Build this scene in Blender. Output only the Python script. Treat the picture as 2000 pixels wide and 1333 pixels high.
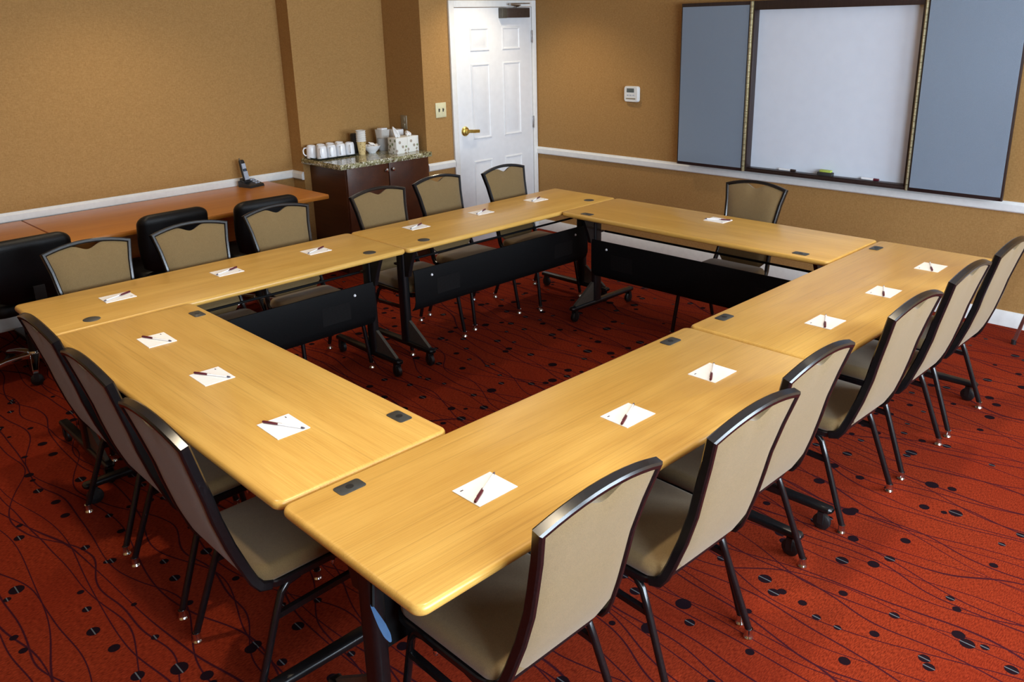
import bpy, bmesh, math, random
from mathutils import Vector, Matrix
PI = math.pi
random.seed(7)
S = bpy.context.scene
COL = S.collection
for o in list(bpy.data.objects):
    bpy.data.objects.remove(o)

# ------------------------------------------------------------------ camera
cam_d = bpy.data.cameras.new('camera')
cam = bpy.data.objects.new('camera', cam_d)
COL.objects.link(cam)
cam_d.sensor_width = 36.0
cam_d.lens = 1632.76 / 2000 * 36.0
cam_d.shift_x = -0.0040
cam_d.shift_y = -0.0533
cam_d.clip_start = 0.05
_r = Vector((0.698225, 0.715471, -0.024161))
_u = Vector((-0.199015, 0.226417, 0.953482))
_f = Vector((-0.687659, 0.660937, -0.300479))
cam.matrix_world = Matrix(((_r.x, _u.x, -_f.x, 4.270), (_r.y, _u.y, -_f.y, -0.8745), (_r.z, _u.z, -_f.z, 1.9284), (0, 0, 0, 1)))
S.camera = cam

# ------------------------------------------------------------------ world and light
S.view_settings.view_transform = 'Standard'
S.view_settings.look = 'None'
S.view_settings.gamma = 1.0
S.view_settings.use_curve_mapping = False
S.view_settings.exposure = 0.25
W = bpy.data.worlds.new('sky_world')
S.world = W
W.use_nodes = True
W.node_tree.nodes['Background'].inputs[0].default_value = (0.62, 0.78, 1.0, 1)
W.node_tree.nodes['Background'].inputs[1].default_value = 1.0
RX = 6.3          # window wall
WINDOWS = [(-1.0, 1.75), (2.2, 4.3)]   # y ranges of the window openings
WZ0, WZ1 = 0.95, 2.3


def area(name, loc, rot, sx, sy, power, color, spread=None):
    d = bpy.data.lights.new(name, 'AREA')
    d.shape = 'RECTANGLE'
    d.size, d.size_y = sx, sy
    d.energy = power
    d.color = color
    if spread:
        d.spread = spread
    o = bpy.data.objects.new(name, d)
    o.location, o.rotation_euler = loc, rot
    COL.objects.link(o)
    return o


for i, (a, b) in enumerate(WINDOWS):      # daylight standing in each window opening
    area('window_daylight', (RX + 0.09, (a + b) / 2, (WZ0 + WZ1) / 2), (0, PI / 2, 0), WZ1 - WZ0, b - a, 108 * (b - a), (0.74, 0.87, 1.0))
CEIL = 2.62
for (x, y, p, deg) in [(3.15, 0.55, 90, 84), (3.15, 2.75, 75, 84), (-0.15, 0.55, 44, 84), (-0.15, 2.5, 22, 84), (1.5, -0.25, 68, 84), (1.6, 3.6, 24, 80), (-0.80, 4.05, 46, 110), (-1.15, 1.2, 30, 130)]:   # warm ceiling downlights over tables and door; last added to brighten the wall desks
    d = bpy.data.lights.new('ceiling_downlight', 'SPOT')
    d.energy = p
    d.color = (1.0, 0.84, 0.60)
    d.spot_size = math.radians(deg)
    d.spot_blend = 0.75
    d.shadow_soft_size = 0.05
    o = bpy.data.objects.new('ceiling_downlight', d)
    o.location = (x, y, CEIL - 0.03)
    COL.objects.link(o)


# ------------------------------------------------------------------ node helpers
class NT:
    def __init__(self, m):
        self.t = m.node_tree
        self.n = self.t.nodes

    def new(self, kind, **ins):
        nd = self.n.new(kind)
        for k, v in ins.items():
            key = int(k[1:]) if k[0] == '_' and k[1:].isdigit() else k.replace('_', ' ')
            self.set(nd.inputs[key], v)
        return nd

    def set(self, sock, v):
        if isinstance(v, bpy.types.NodeSocket):
            self.t.links.new(v, sock)
        else:
            sock.default_value = v

    def math(self, op, a, b=None, c=None, clamp=False):
        nd = self.n.new('ShaderNodeMath')
        nd.operation = op
        nd.use_clamp = clamp
        self.set(nd.inputs[0], a)
        if b is not None:
            self.set(nd.inputs[1], b)
        if c is not None:
            self.set(nd.inputs[2], c)
        return nd.outputs[0]

    def mix(self, fac, a, b):
        nd = self.n.new('ShaderNodeMix')
        nd.data_type = 'RGBA'
        self.set(nd.inputs[0], fac)
        self.set(nd.inputs[6], a if isinstance(a, bpy.types.NodeSocket) else (*a, 1))
        self.set(nd.inputs[7], b if isinstance(b, bpy.types.NodeSocket) else (*b, 1))
        return nd.outputs[2]

    def coord(self, which='Object', scale=None, rot=None):
        c = self.n.new('ShaderNodeTexCoord').outputs[which]
        if scale or rot:
            mp = self.n.new('ShaderNodeMapping')
            self.t.links.new(c, mp.inputs[0])
            if scale:
                mp.inputs['Scale'].default_value = scale
            if rot:
                mp.inputs['Rotation'].default_value = rot
            c = mp.outputs[0]
        return c

    def noise(self, vec, scale, detail=2.0, rough=0.5, dims='3D'):
        nd = self.n.new('ShaderNodeTexNoise')
        nd.noise_dimensions = dims
        self.t.links.new(vec, nd.inputs['Vector'])
        nd.inputs['Scale'].default_value = scale
        nd.inputs['Detail'].default_value = detail
        nd.inputs['Roughness'].default_value = rough
        return nd.outputs[0]

    def ramp(self, fac, lo, hi):
        nd = self.n.new('ShaderNodeMapRange')
        self.set(nd.inputs[0], fac)
        nd.inputs[1].default_value, nd.inputs[2].default_value = lo, hi
        return nd.outputs[0]

    def bump(self, h, strength, dist=0.001):
        nd = self.n.new('ShaderNodeBump')
        nd.inputs['Strength'].default_value = strength
        nd.inputs['Distance'].default_value = dist
        self.set(nd.inputs['Height'], h)
        return nd.outputs[0]


def srgb(r, g, b):
    f = lambda c: (c / 255 / 12.92) if c <= 10 else ((c / 255 + 0.055) / 1.055) ** 2.4
    return (f(r), f(g), f(b))


def base(name, color, rough=0.5, metal=0.0, spec=0.5):
    m = bpy.data.materials.new(name)
    m.use_nodes = True
    p = m.node_tree.nodes['Principled BSDF']
    p.inputs['Base Color'].default_value = (*color, 1)
    p.inputs['Roughness'].default_value = rough
    p.inputs['Metallic'].default_value = metal
    p.inputs['Specular IOR Level'].default_value = spec
    return m, p, NT(m)


def speckled(name, c1, c2, scale, rough=0.6, metal=0.0, spec=0.5, bump=0.0, stretch=None, lo=0.35, hi=0.65, detail=3.0):
    """two tones mixed by fine noise: paint, fabric, metal with a little life in it"""
    m, p, n = base(name, c1, rough, metal, spec)
    v = n.coord('Object', stretch)
    f = n.ramp(n.noise(v, scale, detail), lo, hi)
    n.set(p.inputs['Base Color'], n.mix(f, c1, c2))
    if bump:
        n.set(p.inputs['Normal'], n.bump(f, bump))
    return m


M = {}
def wallpaper():
    m, p, n = base('wallpaper_gold', (0.3, 0.2, 0.1), 0.8, 0, 0.2)
    v = n.coord('Object')
    a = n.ramp(n.noise(n.coord('Object', (1, 1, 0.35)), 210, 2.0, 0.6), 0.3, 0.7)
    b = n.ramp(n.noise(n.coord('Object', (0.35, 0.35, 1)), 150, 2.0, 0.6), 0.3, 0.7)
    f = n.math('ADD', n.math('MULTIPLY', a, 0.5), n.math('MULTIPLY', b, 0.5))
    n.set(p.inputs['Base Color'], n.mix(f, srgb(150, 112, 64), srgb(176, 136, 83)))
    n.set(p.inputs['Normal'], n.bump(f, 0.3))
    return m


M['wall'] = wallpaper()
M['ceiling'] = speckled('ceiling_white', (0.78, 0.76, 0.72), (0.72, 0.70, 0.66), 90, 0.9, bump=0.2)
M['trim'] = speckled('trim_white', (0.80, 0.81, 0.80), (0.76, 0.77, 0.76), 30, 0.4)
M['door'] = speckled('door_white', (0.78, 0.80, 0.83), (0.75, 0.77, 0.80), 20, 0.42)
M['brass'] = speckled('brass', (0.80, 0.62, 0.18), (0.66, 0.50, 0.14), 60, 0.35, 1.0)
M['steel'] = speckled('steel', (0.55, 0.55, 0.55), (0.45, 0.45, 0.46), 60, 0.3, 1.0)
M['chrome'] = speckled('chrome', (0.8, 0.8, 0.8), (0.7, 0.7, 0.72), 60, 0.12, 1.0)
M['closer'] = speckled('closer_brown', (0.085, 0.062, 0.05), (0.07, 0.05, 0.042), 60, 0.4, 0.5)
M['black_metal'] = speckled('black_metal', (0.0035, 0.0035, 0.0042), (0.006, 0.006, 0.007), 120, 0.33)
M['frame'] = speckled('chair_frame_black', (0.004, 0.0038, 0.0045), (0.007, 0.0065, 0.0075), 150, 0.22)
M['panel_black'] = speckled('panel_black', (0.0028, 0.0028, 0.0032), (0.0045, 0.0045, 0.005), 120, 0.65, spec=0.12)
M['rubber'] = speckled('rubber_black', (0.005, 0.005, 0.006), (0.009, 0.009, 0.010), 100, 0.45)
M['gusset'] = speckled('gusset_grey', (0.10, 0.09, 0.075), (0.08, 0.075, 0.06), 60, 0.4, 0.3)
M['grommet'] = speckled('grommet_grey', (0.040, 0.043, 0.042), (0.032, 0.035, 0.034), 90, 0.45)
M['hole'] = speckled('grommet_hole', (0.004, 0.004, 0.004), (0.006, 0.006, 0.006), 90, 0.6)
M['lever_blue'] = speckled('lever_blue', (0.035, 0.085, 0.18), (0.045, 0.10, 0.20), 40, 0.5, spec=0.3)
M['leather'] = speckled('black_leather', (0.0025, 0.0025, 0.003), (0.0045, 0.0045, 0.005), 220, 0.45, spec=0.25, bump=0.3)
M['arm_grey'] = speckled('arm_plastic', (0.010, 0.010, 0.012), (0.008, 0.008, 0.009), 120, 0.5)
M['paper'] = speckled('paper_white', (0.94, 0.94, 0.94), (0.91, 0.91, 0.91), 40, 0.7)
M['ink'] = speckled('print_ink', (0.10, 0.09, 0.12), (0.07, 0.06, 0.09), 100, 0.8)
M['burgundy'] = speckled('pen_burgundy', (0.11, 0.012, 0.025), (0.085, 0.010, 0.02), 200, 0.3)
M['pen_white'] = speckled('pen_barrel_white', (0.88, 0.88, 0.90), (0.84, 0.84, 0.86), 100, 0.25)
M['ceramic'] = speckled('ceramic_white', (0.82, 0.83, 0.86), (0.78, 0.79, 0.82), 30, 0.2)
M['foam'] = speckled('foam_white', (0.70, 0.70, 0.69), (0.64, 0.64, 0.63), 90, 0.6)
M['carton'] = speckled('carton_white', (0.72, 0.70, 0.66), (0.66, 0.64, 0.60), 60, 0.7)
M['tray_black'] = speckled('tray_black', (0.016, 0.02, 0.015), (0.01, 0.014, 0.01), 50, 0.3)
M['ivory'] = speckled('ivory_plastic', (0.70, 0.66, 0.42), (0.66, 0.62, 0.39), 40, 0.4)
M['outlet_grey'] = speckled('outlet_plate', (0.30, 0.25, 0.17), (0.26, 0.22, 0.15), 60, 0.35, 0.2)
M['thermo'] = speckled('thermostat_white', (0.74, 0.76, 0.76), (0.70, 0.72, 0.72), 40, 0.45)
M['lcd'] = speckled('lcd_grey', (0.10, 0.12, 0.12), (0.08, 0.10, 0.10), 90, 0.2)
M['phone_dark'] = speckled('phone_dark', (0.014, 0.016, 0.018), (0.02, 0.022, 0.024), 120, 0.35)
M['phone_silver'] = speckled('phone_silver', (0.42, 0.47, 0.56), (0.36, 0.41, 0.50), 120, 0.4)
M['screen_blue'] = speckled('screen_blue', (0.06, 0.10, 0.17), (0.05, 0.08, 0.14), 120, 0.15)
M['wb_frame'] = speckled('board_frame_dark', (0.022, 0.012, 0.011), (0.03, 0.017, 0.015), 90, 0.4, stretch=(1, 1, 0.1))
M['wb_white'] = speckled('board_white', (0.72, 0.78, 0.88), (0.70, 0.76, 0.86), 12, 0.22)
M['wb_fabric'] = speckled('board_fabric', (0.235, 0.29, 0.365), (0.185, 0.235, 0.30), 420, 0.9, bump=0.5)
M['hinge_brass'] = speckled('piano_hinge', (0.42, 0.36, 0.22), (0.28, 0.24, 0.14), 60, 0.35, 0.7, stretch=(0.3, 0.3, 3))
M['eraser'] = speckled('eraser_black', (0.02, 0.02, 0.02), (0.03, 0.03, 0.03), 200, 0.8)
M['green_tag'] = speckled('eraser_green', (0.45, 0.55, 0.10), (0.38, 0.48, 0.08), 100, 0.6)
M['sky_glass'] = None


def wood(name, dark, light, rough, spec=0.5, fine=60):
    m, p, n = base(name, light, rough, 0, spec)
    v = n.coord('Object', (1.1, 9.0, 9.0))
    w = n.noise(v, 1.6, 3.0, 0.55)
    v2 = n.coord('Object', (1.4, fine * 1.8, fine * 1.8))
    g = n.noise(v2, 3.0, 4.0, 0.65)
    f = n.math('ADD', n.math('MULTIPLY', n.ramp(w, 0.3, 0.7), 0.45), n.math('MULTIPLY', n.ramp(g, 0.3, 0.72), 0.55))
    v3 = n.coord('Object', (0.5, fine * 1.1, fine * 1.1))
    k = n.ramp(n.noise(v3, 2.2, 2.0, 0.6), 0.56, 0.70)
    c = n.mix(f, dark, light)
    n.set(p.inputs['Base Color'], n.mix(n.math('MULTIPLY', k, 0.30), c, tuple(q * 0.62 for q in dark)))
    n.set(p.inputs['Roughness'], n.math('ADD', n.math('MULTIPLY', g, 0.12), rough - 0.06))
    return m


M['oak'] = wood('oak_laminate', srgb(189, 142, 63), srgb(219, 177, 95), 0.30, 0.5)
M['desk_wood'] = wood('desk_laminate', srgb(176, 106, 36), srgb(202, 132, 56), 0.32, 0.45)
M['cabinet_wood'] = wood('cabinet_mahogany', srgb(62, 32, 18), srgb(94, 52, 30), 0.34, 0.45, 30)


def fabric(name, c1, c2, rough=0.85):
    m, p, n = base(name, c1, rough, 0, 0.2)
    v = n.coord('Object')
    a = n.noise(v, 420, 2.0, 0.6)
    b = n.noise(v, 60, 2.0, 0.5)
    f = n.math('ADD', n.math('MULTIPLY', n.ramp(a, 0.3, 0.7), 0.7), n.math('MULTIPLY', b, 0.3))
    n.set(p.inputs['Base Color'], n.mix(f, c1, c2))
    n.set(p.inputs['Normal'], n.bump(a, 0.35))
    p.inputs['Sheen Weight'].default_value = 0.25
    p.inputs['Sheen Roughness'].default_value = 0.5
    return m


M['tan'] = fabric('tan_vinyl_weave', srgb(102, 83, 53), srgb(128, 106, 70))


def carpet():
    m, p, n = base('carpet_red', (0.4, 0.05, 0.012), 1.0, 0, 0.03)
    co = n.coord('Object')
    sx = n.new('ShaderNodeSeparateXYZ', Vector=co)
    X, Y = sx.outputs[0], sx.outputs[1]

    def lines(seed, amp, spacing, half, fx, fy):
        cv = n.new('ShaderNodeCombineXYZ', X=n.math('MULTIPLY', X, fx), Y=n.math('MULTIPLY', Y, fy), Z=seed)
        w = n.noise(cv.outputs[0], 1.0, 1.0, 0.4)
        y2 = n.math('ADD', Y, n.math('MULTIPLY', n.math('SUBTRACT', w, 0.5), amp))
        fr = n.math('FRACT', n.math('ADD', n.math('DIVIDE', y2, spacing), 100.0 + seed))
        d = n.math('MULTIPLY', n.math('ABSOLUTE', n.math('SUBTRACT', fr, 0.5)), spacing)
        return n.math('SUBTRACT', 1.0, n.ramp(d, half * 0.6, half * 1.5))
    ls = [lines(3.1, 0.55, 0.165, 0.0026, 1.1, 1.3), lines(9.7, 0.75, 0.205, 0.0026, 0.9, 1.0), lines(17.3, 0.50, 0.26, 0.0028, 1.4, 0.7), lines(31.9, 0.85, 0.33, 0.0030, 0.8, 1.6)]
    ln = ls[0]
    for q in ls[1:]:
        ln = n.math('MAXIMUM', ln, q)
    base_c = n.mix(n.ramp(n.noise(n.coord('Object', (1, 0.22, 1)), 300, 2.0), 0.3, 0.7), srgb(86, 26, 13), srgb(142, 51, 27))
    base_c = n.mix(n.math('MULTIPLY', n.ramp(n.noise(co, 2.2, 2.0), 0.3, 0.7), 0.35), base_c, srgb(108, 25, 14))
    c = n.mix(n.math('MULTIPLY', ln, 0.9), base_c, srgb(40, 16, 28))

    def dots(scale, off, c, keep, r0, r1):
        v = n.new('ShaderNodeVectorMath')
        v.operation = 'ADD'
        n.set(v.inputs[0], co)
        v.inputs[1].default_value = off
        vo = n.n.new('ShaderNodeTexVoronoi')
        vo.voronoi_dimensions = '2D'
        n.t.links.new(v.outputs[0], vo.inputs['Vector'])
        vo.inputs['Scale'].default_value = scale
        vo.inputs['Randomness'].default_value = 0.95
        rgb = n.new('ShaderNodeSeparateColor', Color=vo.outputs['Color'])
        rad = n.math('ADD', n.math('MULTIPLY', rgb.outputs[0], r1 - r0), r0)
        dist = n.math('DIVIDE', vo.outputs['Distance'], scale)
        ins = n.ramp(n.math('SUBTRACT', rad, dist), -0.0012, 0.0012)
        on = n.math('LESS_THAN', rgb.outputs[1], keep)
        mask = n.math('MULTIPLY', ins, on)
        d = n.new('ShaderNodeVectorMath')
        d.operation = 'SUBTRACT'
        n.t.links.new(v.outputs[0], d.inputs[0])
        n.t.links.new(vo.outputs['Position'], d.inputs[1])
        dy = n.new('ShaderNodeSeparateXYZ', Vector=d.outputs[0]).outputs[1]
        st = n.math('LESS_THAN', n.math('ABSOLUTE', dy), 0.0020)
        st = n.math('MULTIPLY', n.math('MULTIPLY', st, mask), n.math('LESS_THAN', rgb.outputs[2], 0.5))
        c = n.mix(mask, c, srgb(26, 14, 20))
        return n.mix(st, c, srgb(92, 94, 98))
    c = dots(6.2, (0.31, 0.17, 0), c, 0.52, 0.012, 0.028)
    c = dots(5.6, (7.77, 3.2, 0), c, 0.45, 0.010, 0.022)
    n.set(p.inputs['Base Color'], c)
    n.set(p.inputs['Normal'], n.bump(n.noise(co, 900, 2.0), 0.6, 0.002))
    return m


M['carpet'] = carpet()


def granite():
    m, p, n = base('granite_green', (0.3, 0.3, 0.2), 0.12, 0, 0.6)
    co = n.coord('Object')
    vo = n.n.new('ShaderNodeTexVoronoi')
    n.t.links.new(co, vo.inputs['Vector'])
    vo.inputs['Scale'].default_value = 95
    rgb = n.new('ShaderNodeSeparateColor', Color=vo.outputs['Color'])
    c = n.mix(n.ramp(rgb.outputs[0], 0.2, 0.8), srgb(112, 108, 74), srgb(160, 156, 120))
    c = n.mix(n.math('LESS_THAN', rgb.outputs[1], 0.16), c, srgb(84, 70, 48))
    c = n.mix(n.math('GREATER_THAN', rgb.outputs[2], 0.84), c, srgb(206, 202, 184))
    n.set(p.inputs['Base Color'], c)
    return m


M['granite'] = granite()


def leafy(name, bg, c1, c2, scale):
    m, p, n = base(name, bg, 0.7)
    co = n.coord('Object')
    vo = n.n.new('ShaderNodeTexVoronoi')
    n.t.links.new(co, vo.inputs['Vector'])
    vo.inputs['Scale'].default_value = scale
    rgb = n.new('ShaderNodeSeparateColor', Color=vo.outputs['Color'])
    mk = n.math('MULTIPLY', n.math('LESS_THAN', vo.outputs['Distance'], 0.40), n.math('LESS_THAN', rgb.outputs[1], 0.5))
    c = n.mix(mk, bg, n.mix(rgb.outputs[0], c1, c2))
    n.set(p.inputs['Base Color'], c)
    return m


M['tissue_print'] = leafy('tissue_box_print', (0.74, 0.74, 0.70), srgb(112, 134, 88), srgb(168, 150, 140), 32)
M['cup_print'] = leafy('cup_print_tan', srgb(206, 182, 128), srgb(176, 138, 60), srgb(150, 130, 90), 70)


def perforated():
    m, p, n = base('perforated_black', (0.009, 0.009, 0.010), 0.65, 0, 0.12)
    co = n.coord('Object', (110, 110, 110))
    f = n.new('ShaderNodeVectorMath', )
    f.operation = 'FRACTION'
    n.set(f.inputs[0], co)
    d = n.new('ShaderNodeVectorMath')
    d.operation = 'DISTANCE'
    n.t.links.new(f.outputs[0], d.inputs[0])
    d.inputs[1].default_value = (0.5, 0.5, 0.5)
    h = n.math('LESS_THAN', d.outputs['Value'], 0.42)
    n.set(p.inputs['Base Color'], n.mix(h, (0.003, 0.003, 0.0035), (0.009, 0.008, 0.008)))
    return m


M['perforated'] = perforated()


def glass():
    m = bpy.data.materials.new('window_glass')
    m.use_nodes = True
    t = m.node_tree
    t.nodes.clear()
    o = t.nodes.new('ShaderNodeOutputMaterial')
    mx = t.nodes.new('ShaderNodeMixShader')
    mx.inputs[0].default_value = 0.06
    tr = t.nodes.new('ShaderNodeBsdfTransparent')
    gl = t.nodes.new('ShaderNodeBsdfGlossy')
    gl.inputs['Roughness'].default_value = 0.02
    t.links.new(tr.outputs[0], mx.inputs[1])
    t.links.new(gl.outputs[0], mx.inputs[2])
    t.links.new(mx.outputs[0], o.inputs[0])
    return m


M['glass'] = glass()


# ------------------------------------------------------------------ mesh helpers
class G:
    """collects geometry for ONE mesh object"""

    def __init__(self):
        self.v, self.f = [], []

    def add(self, vs, fs):
        k = len(self.v)
        self.v += [tuple(p) for p in vs]
        self.f += [tuple(i + k for i in q) for q in fs]
        return self

    def box(self, x0, x1, y0, y1, z0, z1, bev=0.0, seg=2):
        bm = bmesh.new()
        bmesh.ops.create_cube(bm, size=1.0)
        for q in bm.verts:
            q.co = Vector(((x0 + x1) / 2 + q.co.x * (x1 - x0), (y0 + y1) / 2 + q.co.y * (y1 - y0), (z0 + z1) / 2 + q.co.z * (z1 - z0)))
        if bev:
            bmesh.ops.bevel(bm, geom=bm.edges[:], offset=bev, segments=seg, profile=0.5, affect='EDGES')
        return self.take(bm)

    def take(self, bm, mtx=None):
        bm.verts.index_update()
        vs = [(mtx @ q.co if mtx else q.co.copy()) for q in bm.verts]
        fs = [[q.index for q in f.verts] for f in bm.faces]
        bm.free()
        return self.add(vs, fs)

    def loft(self, rings, cap0=True, cap1=True, closed=True):
        n = len(rings[0])
        vs = [p for r in rings for p in r]
        fs = []
        for i in range(len(rings) - 1):
            for j in range(n if closed else n - 1):
                a, b = i * n + j, i * n + (j + 1) % n
                fs.append((a, b, b + n, a + n))
        if cap0:
            fs.append(tuple(reversed(range(n))))
        if cap1:
            fs.append(tuple(range((len(rings) - 1) * n, len(rings) * n)))
        return self.add(vs, fs)

    def sweep(self, path, w, h, ref, closed=False, rnd=0.0, cap=True):
        """rectangular (or round when w is None: radius h) section along a path with mitred corners; ref = vector(s) for the h axis"""
        P = [Vector(p) for p in path]
        n = len(P)
        rings = []
        for i in range(n):
            if closed:
                t0 = (P[i] - P[i - 1]).normalized()
                t1 = (P[(i + 1) % n] - P[i]).normalized()
            else:
                t0 = (P[i] - P[i - 1]).normalized() if i else (P[1] - P[0]).normalized()
                t1 = (P[i + 1] - P[i]).normalized() if i < n - 1 else t0
            t = (t0 + t1).normalized()
            k = 1.0 / max(0.35, t.dot(t0))
            rf = Vector(ref[i]) if isinstance(ref, list) else Vector(ref)
            hh = (rf - t * rf.dot(t)).normalized()
            ww = t.cross(hh).normalized()
            # stretch across the bend only
            bend = (t1 - t0)
            if bend.length > 1e-5:
                bd = bend.normalized()
            else:
                bd = ww

            def off(a, b):
                o = ww * a + hh * b
                return o + bd * (o.dot(bd) * (k - 1))
            if w is None:
                rings.append([P[i] + off(h * math.cos(a), h * math.sin(a)) for a in [2 * PI * q / 10 for q in range(10)]])
            elif rnd:
                a, b, r = w / 2, h / 2, rnd
                pts = [(a, b - r), (a - r, b), (-a + r, b), (-a, b - r), (-a, -b + r), (-a + r, -b), (a - r, -b), (a, -b + r)]
                rings.append([P[i] + off(x, y) for x, y in pts])
            else:
                rings.append([P[i] + off(x, y) for x, y in ((w / 2, h / 2), (-w / 2, h / 2), (-w / 2, -h / 2), (w / 2, -h / 2))])
        if closed:
            rings.append(rings[0])
        return self.loft(rings, cap and not closed, cap and not closed)

    def lathe(self, prof, c=(0, 0, 0), n=20, axis='z', cap0=True, cap1=True):
        rings = []
        for r, z in prof:
            ring = []
            for k in range(n):
                a = 2 * PI * k / n
                x, y = r * math.cos(a), r * math.sin(a)
                q = (x, y, z) if axis == 'z' else ((z, x, y) if axis == 'x' else (y, z, x))
                ring.append((c[0] + q[0], c[1] + q[1], c[2] + q[2]))
            rings.append(ring)
        return self.loft(rings, cap0, cap1)

    def prism(self, pts, a, b, axis='x'):
        """polygon pts extruded from a to b along an axis; pts are the two other coordinates in order"""
        def P(t, q):
            return (t, q[0], q[1]) if axis == 'x' else ((q[0], t, q[1]) if axis == 'y' else (q[0], q[1], t))
        return self.loft([[P(a, q) for q in pts], [P(b, q) for q in pts]])

    def mesh(self, name, angle=35):
        me = bpy.data.meshes.new(name)
        me.from_pydata(self.v, [], self.f)
        bm = bmesh.new()
        bm.from_mesh(me)
        bmesh.ops.remove_doubles(bm, verts=bm.verts[:], dist=1e-5)
        bmesh.ops.recalc_face_normals(bm, faces=bm.faces[:])
        bm.to_mesh(me)
        bm.free()
        for p in me.polygons:
            p.use_smooth = True
        me.set_sharp_from_angle(angle=math.radians(angle))
        return me

    def build(self, name, mat, parent=None, angle=35):
        me = self.mesh(name, angle)
        me.materials.append(M[mat] if isinstance(mat, str) else mat)
        o = bpy.data.objects.new(name, me)
        COL.objects.link(o)
        if parent:
            o.parent = parent
        return o


def rrect(w, d, r, n=6, cx=0.0, cy=0.0):
    out = []
    for (sx, sy, a0) in ((1, 1, 0), (-1, 1, PI / 2), (-1, -1, PI), (1, -1, 1.5 * PI)):
        for k in range(n + 1):
            a = a0 + PI / 2 * k / n
            out.append((cx + sx * (w / 2 - r) + r * math.cos(a), cy + sy * (d / 2 - r) + r * math.sin(a)))
    return out


def slab(g, w, d, z0, z1, rc, re, n=6, cx=0, cy=0, nc=6):
    """plate with rounded corners (rc) and a bullnose edge (re)"""
    zc, hz = (z0 + z1) / 2, (z1 - z0) / 2
    rings = []
    for k in range(n + 1):
        a = -PI / 2 + PI * k / n
        ins = re * (1 - math.cos(a))
        rings.append([(x, y, zc + hz * math.sin(a)) for x, y in rrect(w - 2 * ins, d - 2 * ins, max(0.002, rc - ins), nc, cx, cy)])
    return g.loft(rings)


def cushion(g, w, d, z0, z1, rc, re, crown, cx=0, cy=0):
    rings = []
    for k in range(5):
        a = -PI / 2 + PI / 2 * k / 4
        ins = re * 0.5 * (1 - math.cos(a))
        rings.append([(x, y, z0 + (z1 - z0) * 0.4 * (1 + math.sin(a))) for x, y in rrect(w - 2 * ins, d - 2 * ins, rc - ins, 6, cx, cy)])
    for k in range(1, 7):
        a = PI / 2 * k / 6
        ins = re * (1 - math.cos(a))
        rings.append([(x, y, z0 + (z1 - z0) * (0.4 + 0.6 * math.sin(a))) for x, y in rrect(w - 2 * ins, d - 2 * ins, max(0.01, rc - ins), 6, cx, cy)])
    for s, cz in ((0.75, 0.45), (0.45, 0.8), (0.15, 1.0)):
        rings.append([(cx + (x - cx) * s, cy + (y - cy) * s, z1 + crown * cz) for x, y in rrect(w - 2 * re, d - 2 * re, max(0.01, rc - re), 6, cx, cy)])
    return g.loft(rings)


def thing(name, label, cat, loc=(0, 0, 0), rz=0.0, group=None):
    o = bpy.data.objects.new(name, None)
    o.empty_display_size = 0.1
    COL.objects.link(o)
    o.location = loc
    o.rotation_euler = (0, 0, rz)
    return tag(o, label, cat, group)


def tag(o, label, cat, group=None):
    o['label'] = label
    o['category'] = cat
    if group:
        o['group'] = group
    return o


def struct(o):
    o['kind'] = 'structure'
    return o


def dup(root, loc, rz, label, group=None):
    r = root.copy()
    COL.objects.link(r)
    r.location = loc
    r.rotation_euler = (0, 0, rz)
    r['label'] = label
    if group:
        r['group'] = group
    for ch in list(root.children):
        c = ch.copy()
        COL.objects.link(c)
        c.parent = r
        for gch in list(ch.children):
            d = gch.copy()
            COL.objects.link(d)
            d.parent = c
    return r


# ------------------------------------------------------------------ room
XL, XA, XD = -2.05, -1.875, -1.36        # left wall, alcove wall, door wall
Y1, Y2, YB, YF = 2.64, 3.53, 4.86, -3.4  # first return, second return, board wall, wall behind the camera
T = 0.12
struct(G().box(XL - T, RX + T, YF - T, YB + T, -0.1, 0.0).build('floor', 'carpet'))
struct(G().box(XL - T, RX + T, YF - T, YB + T, CEIL, CEIL + 0.1).build('ceiling', 'ceiling'))
struct(G().box(XL - T, XL, YF - T, Y1, 0, CEIL).build('wall_left', 'wall'))
struct(G().box(XL - T, XA, Y1, Y2, 0, CEIL).build('wall_alcove', 'wall'))
struct(G().box(XL - T, XD, Y2, YB + T, 0, CEIL).build('wall_door', 'wall'))
struct(G().box(XD, RX + T, YB, YB + T, 0, CEIL).build('wall_back', 'wall'))
struct(G().box(XL - T, RX + T, YF - T, YF, 0, CEIL).build('wall_front', 'wall'))
gw = G().box(RX, RX + T, YF, YB, 0, WZ0).box(RX, RX + T, YF, YB, WZ1, CEIL)
ys = [YF] + [y for w in WINDOWS for y in w] + [YB]
for a, b in zip(ys[0::2], ys[1::2]):
    gw.box(RX, RX + T, a, b, WZ0, WZ1)
struct(gw.build('wall_right', 'wall'))
for i, (a, b) in enumerate(WINDOWS):
    w = struct(thing('window_%d' % (i + 1), '', '', (RX, (a + b) / 2, WZ0)))
    del w['label'], w['category']
    hw = (b - a) / 2
    hz = WZ1 - WZ0
    for (y0, y1, z0, z1) in ((-hw, hw, 0, 0.05), (-hw, hw, hz - 0.05, hz), (-hw, -hw + 0.05, 0.05, hz - 0.05), (hw - 0.05, hw, 0.05, hz - 0.05), (-0.025, 0.025, 0.05, hz - 0.05)):
        G().box(0.0, 0.06, y0, y1, z0, z1).build('window_frame', 'trim', w)
    G().box(-0.07, 0.02, -hw - 0.03, hw + 0.03, -0.03, 0.0, 0.006).build('window_sill', 'trim', w)
    for s in (-1, 1):
        G().box(0.026, 0.032, min(s * 0.025, s * (hw - 0.05)), max(s * 0.025, s * (hw - 0.05)), 0.05, hz - 0.05).build('pane', 'glass', w)


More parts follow.
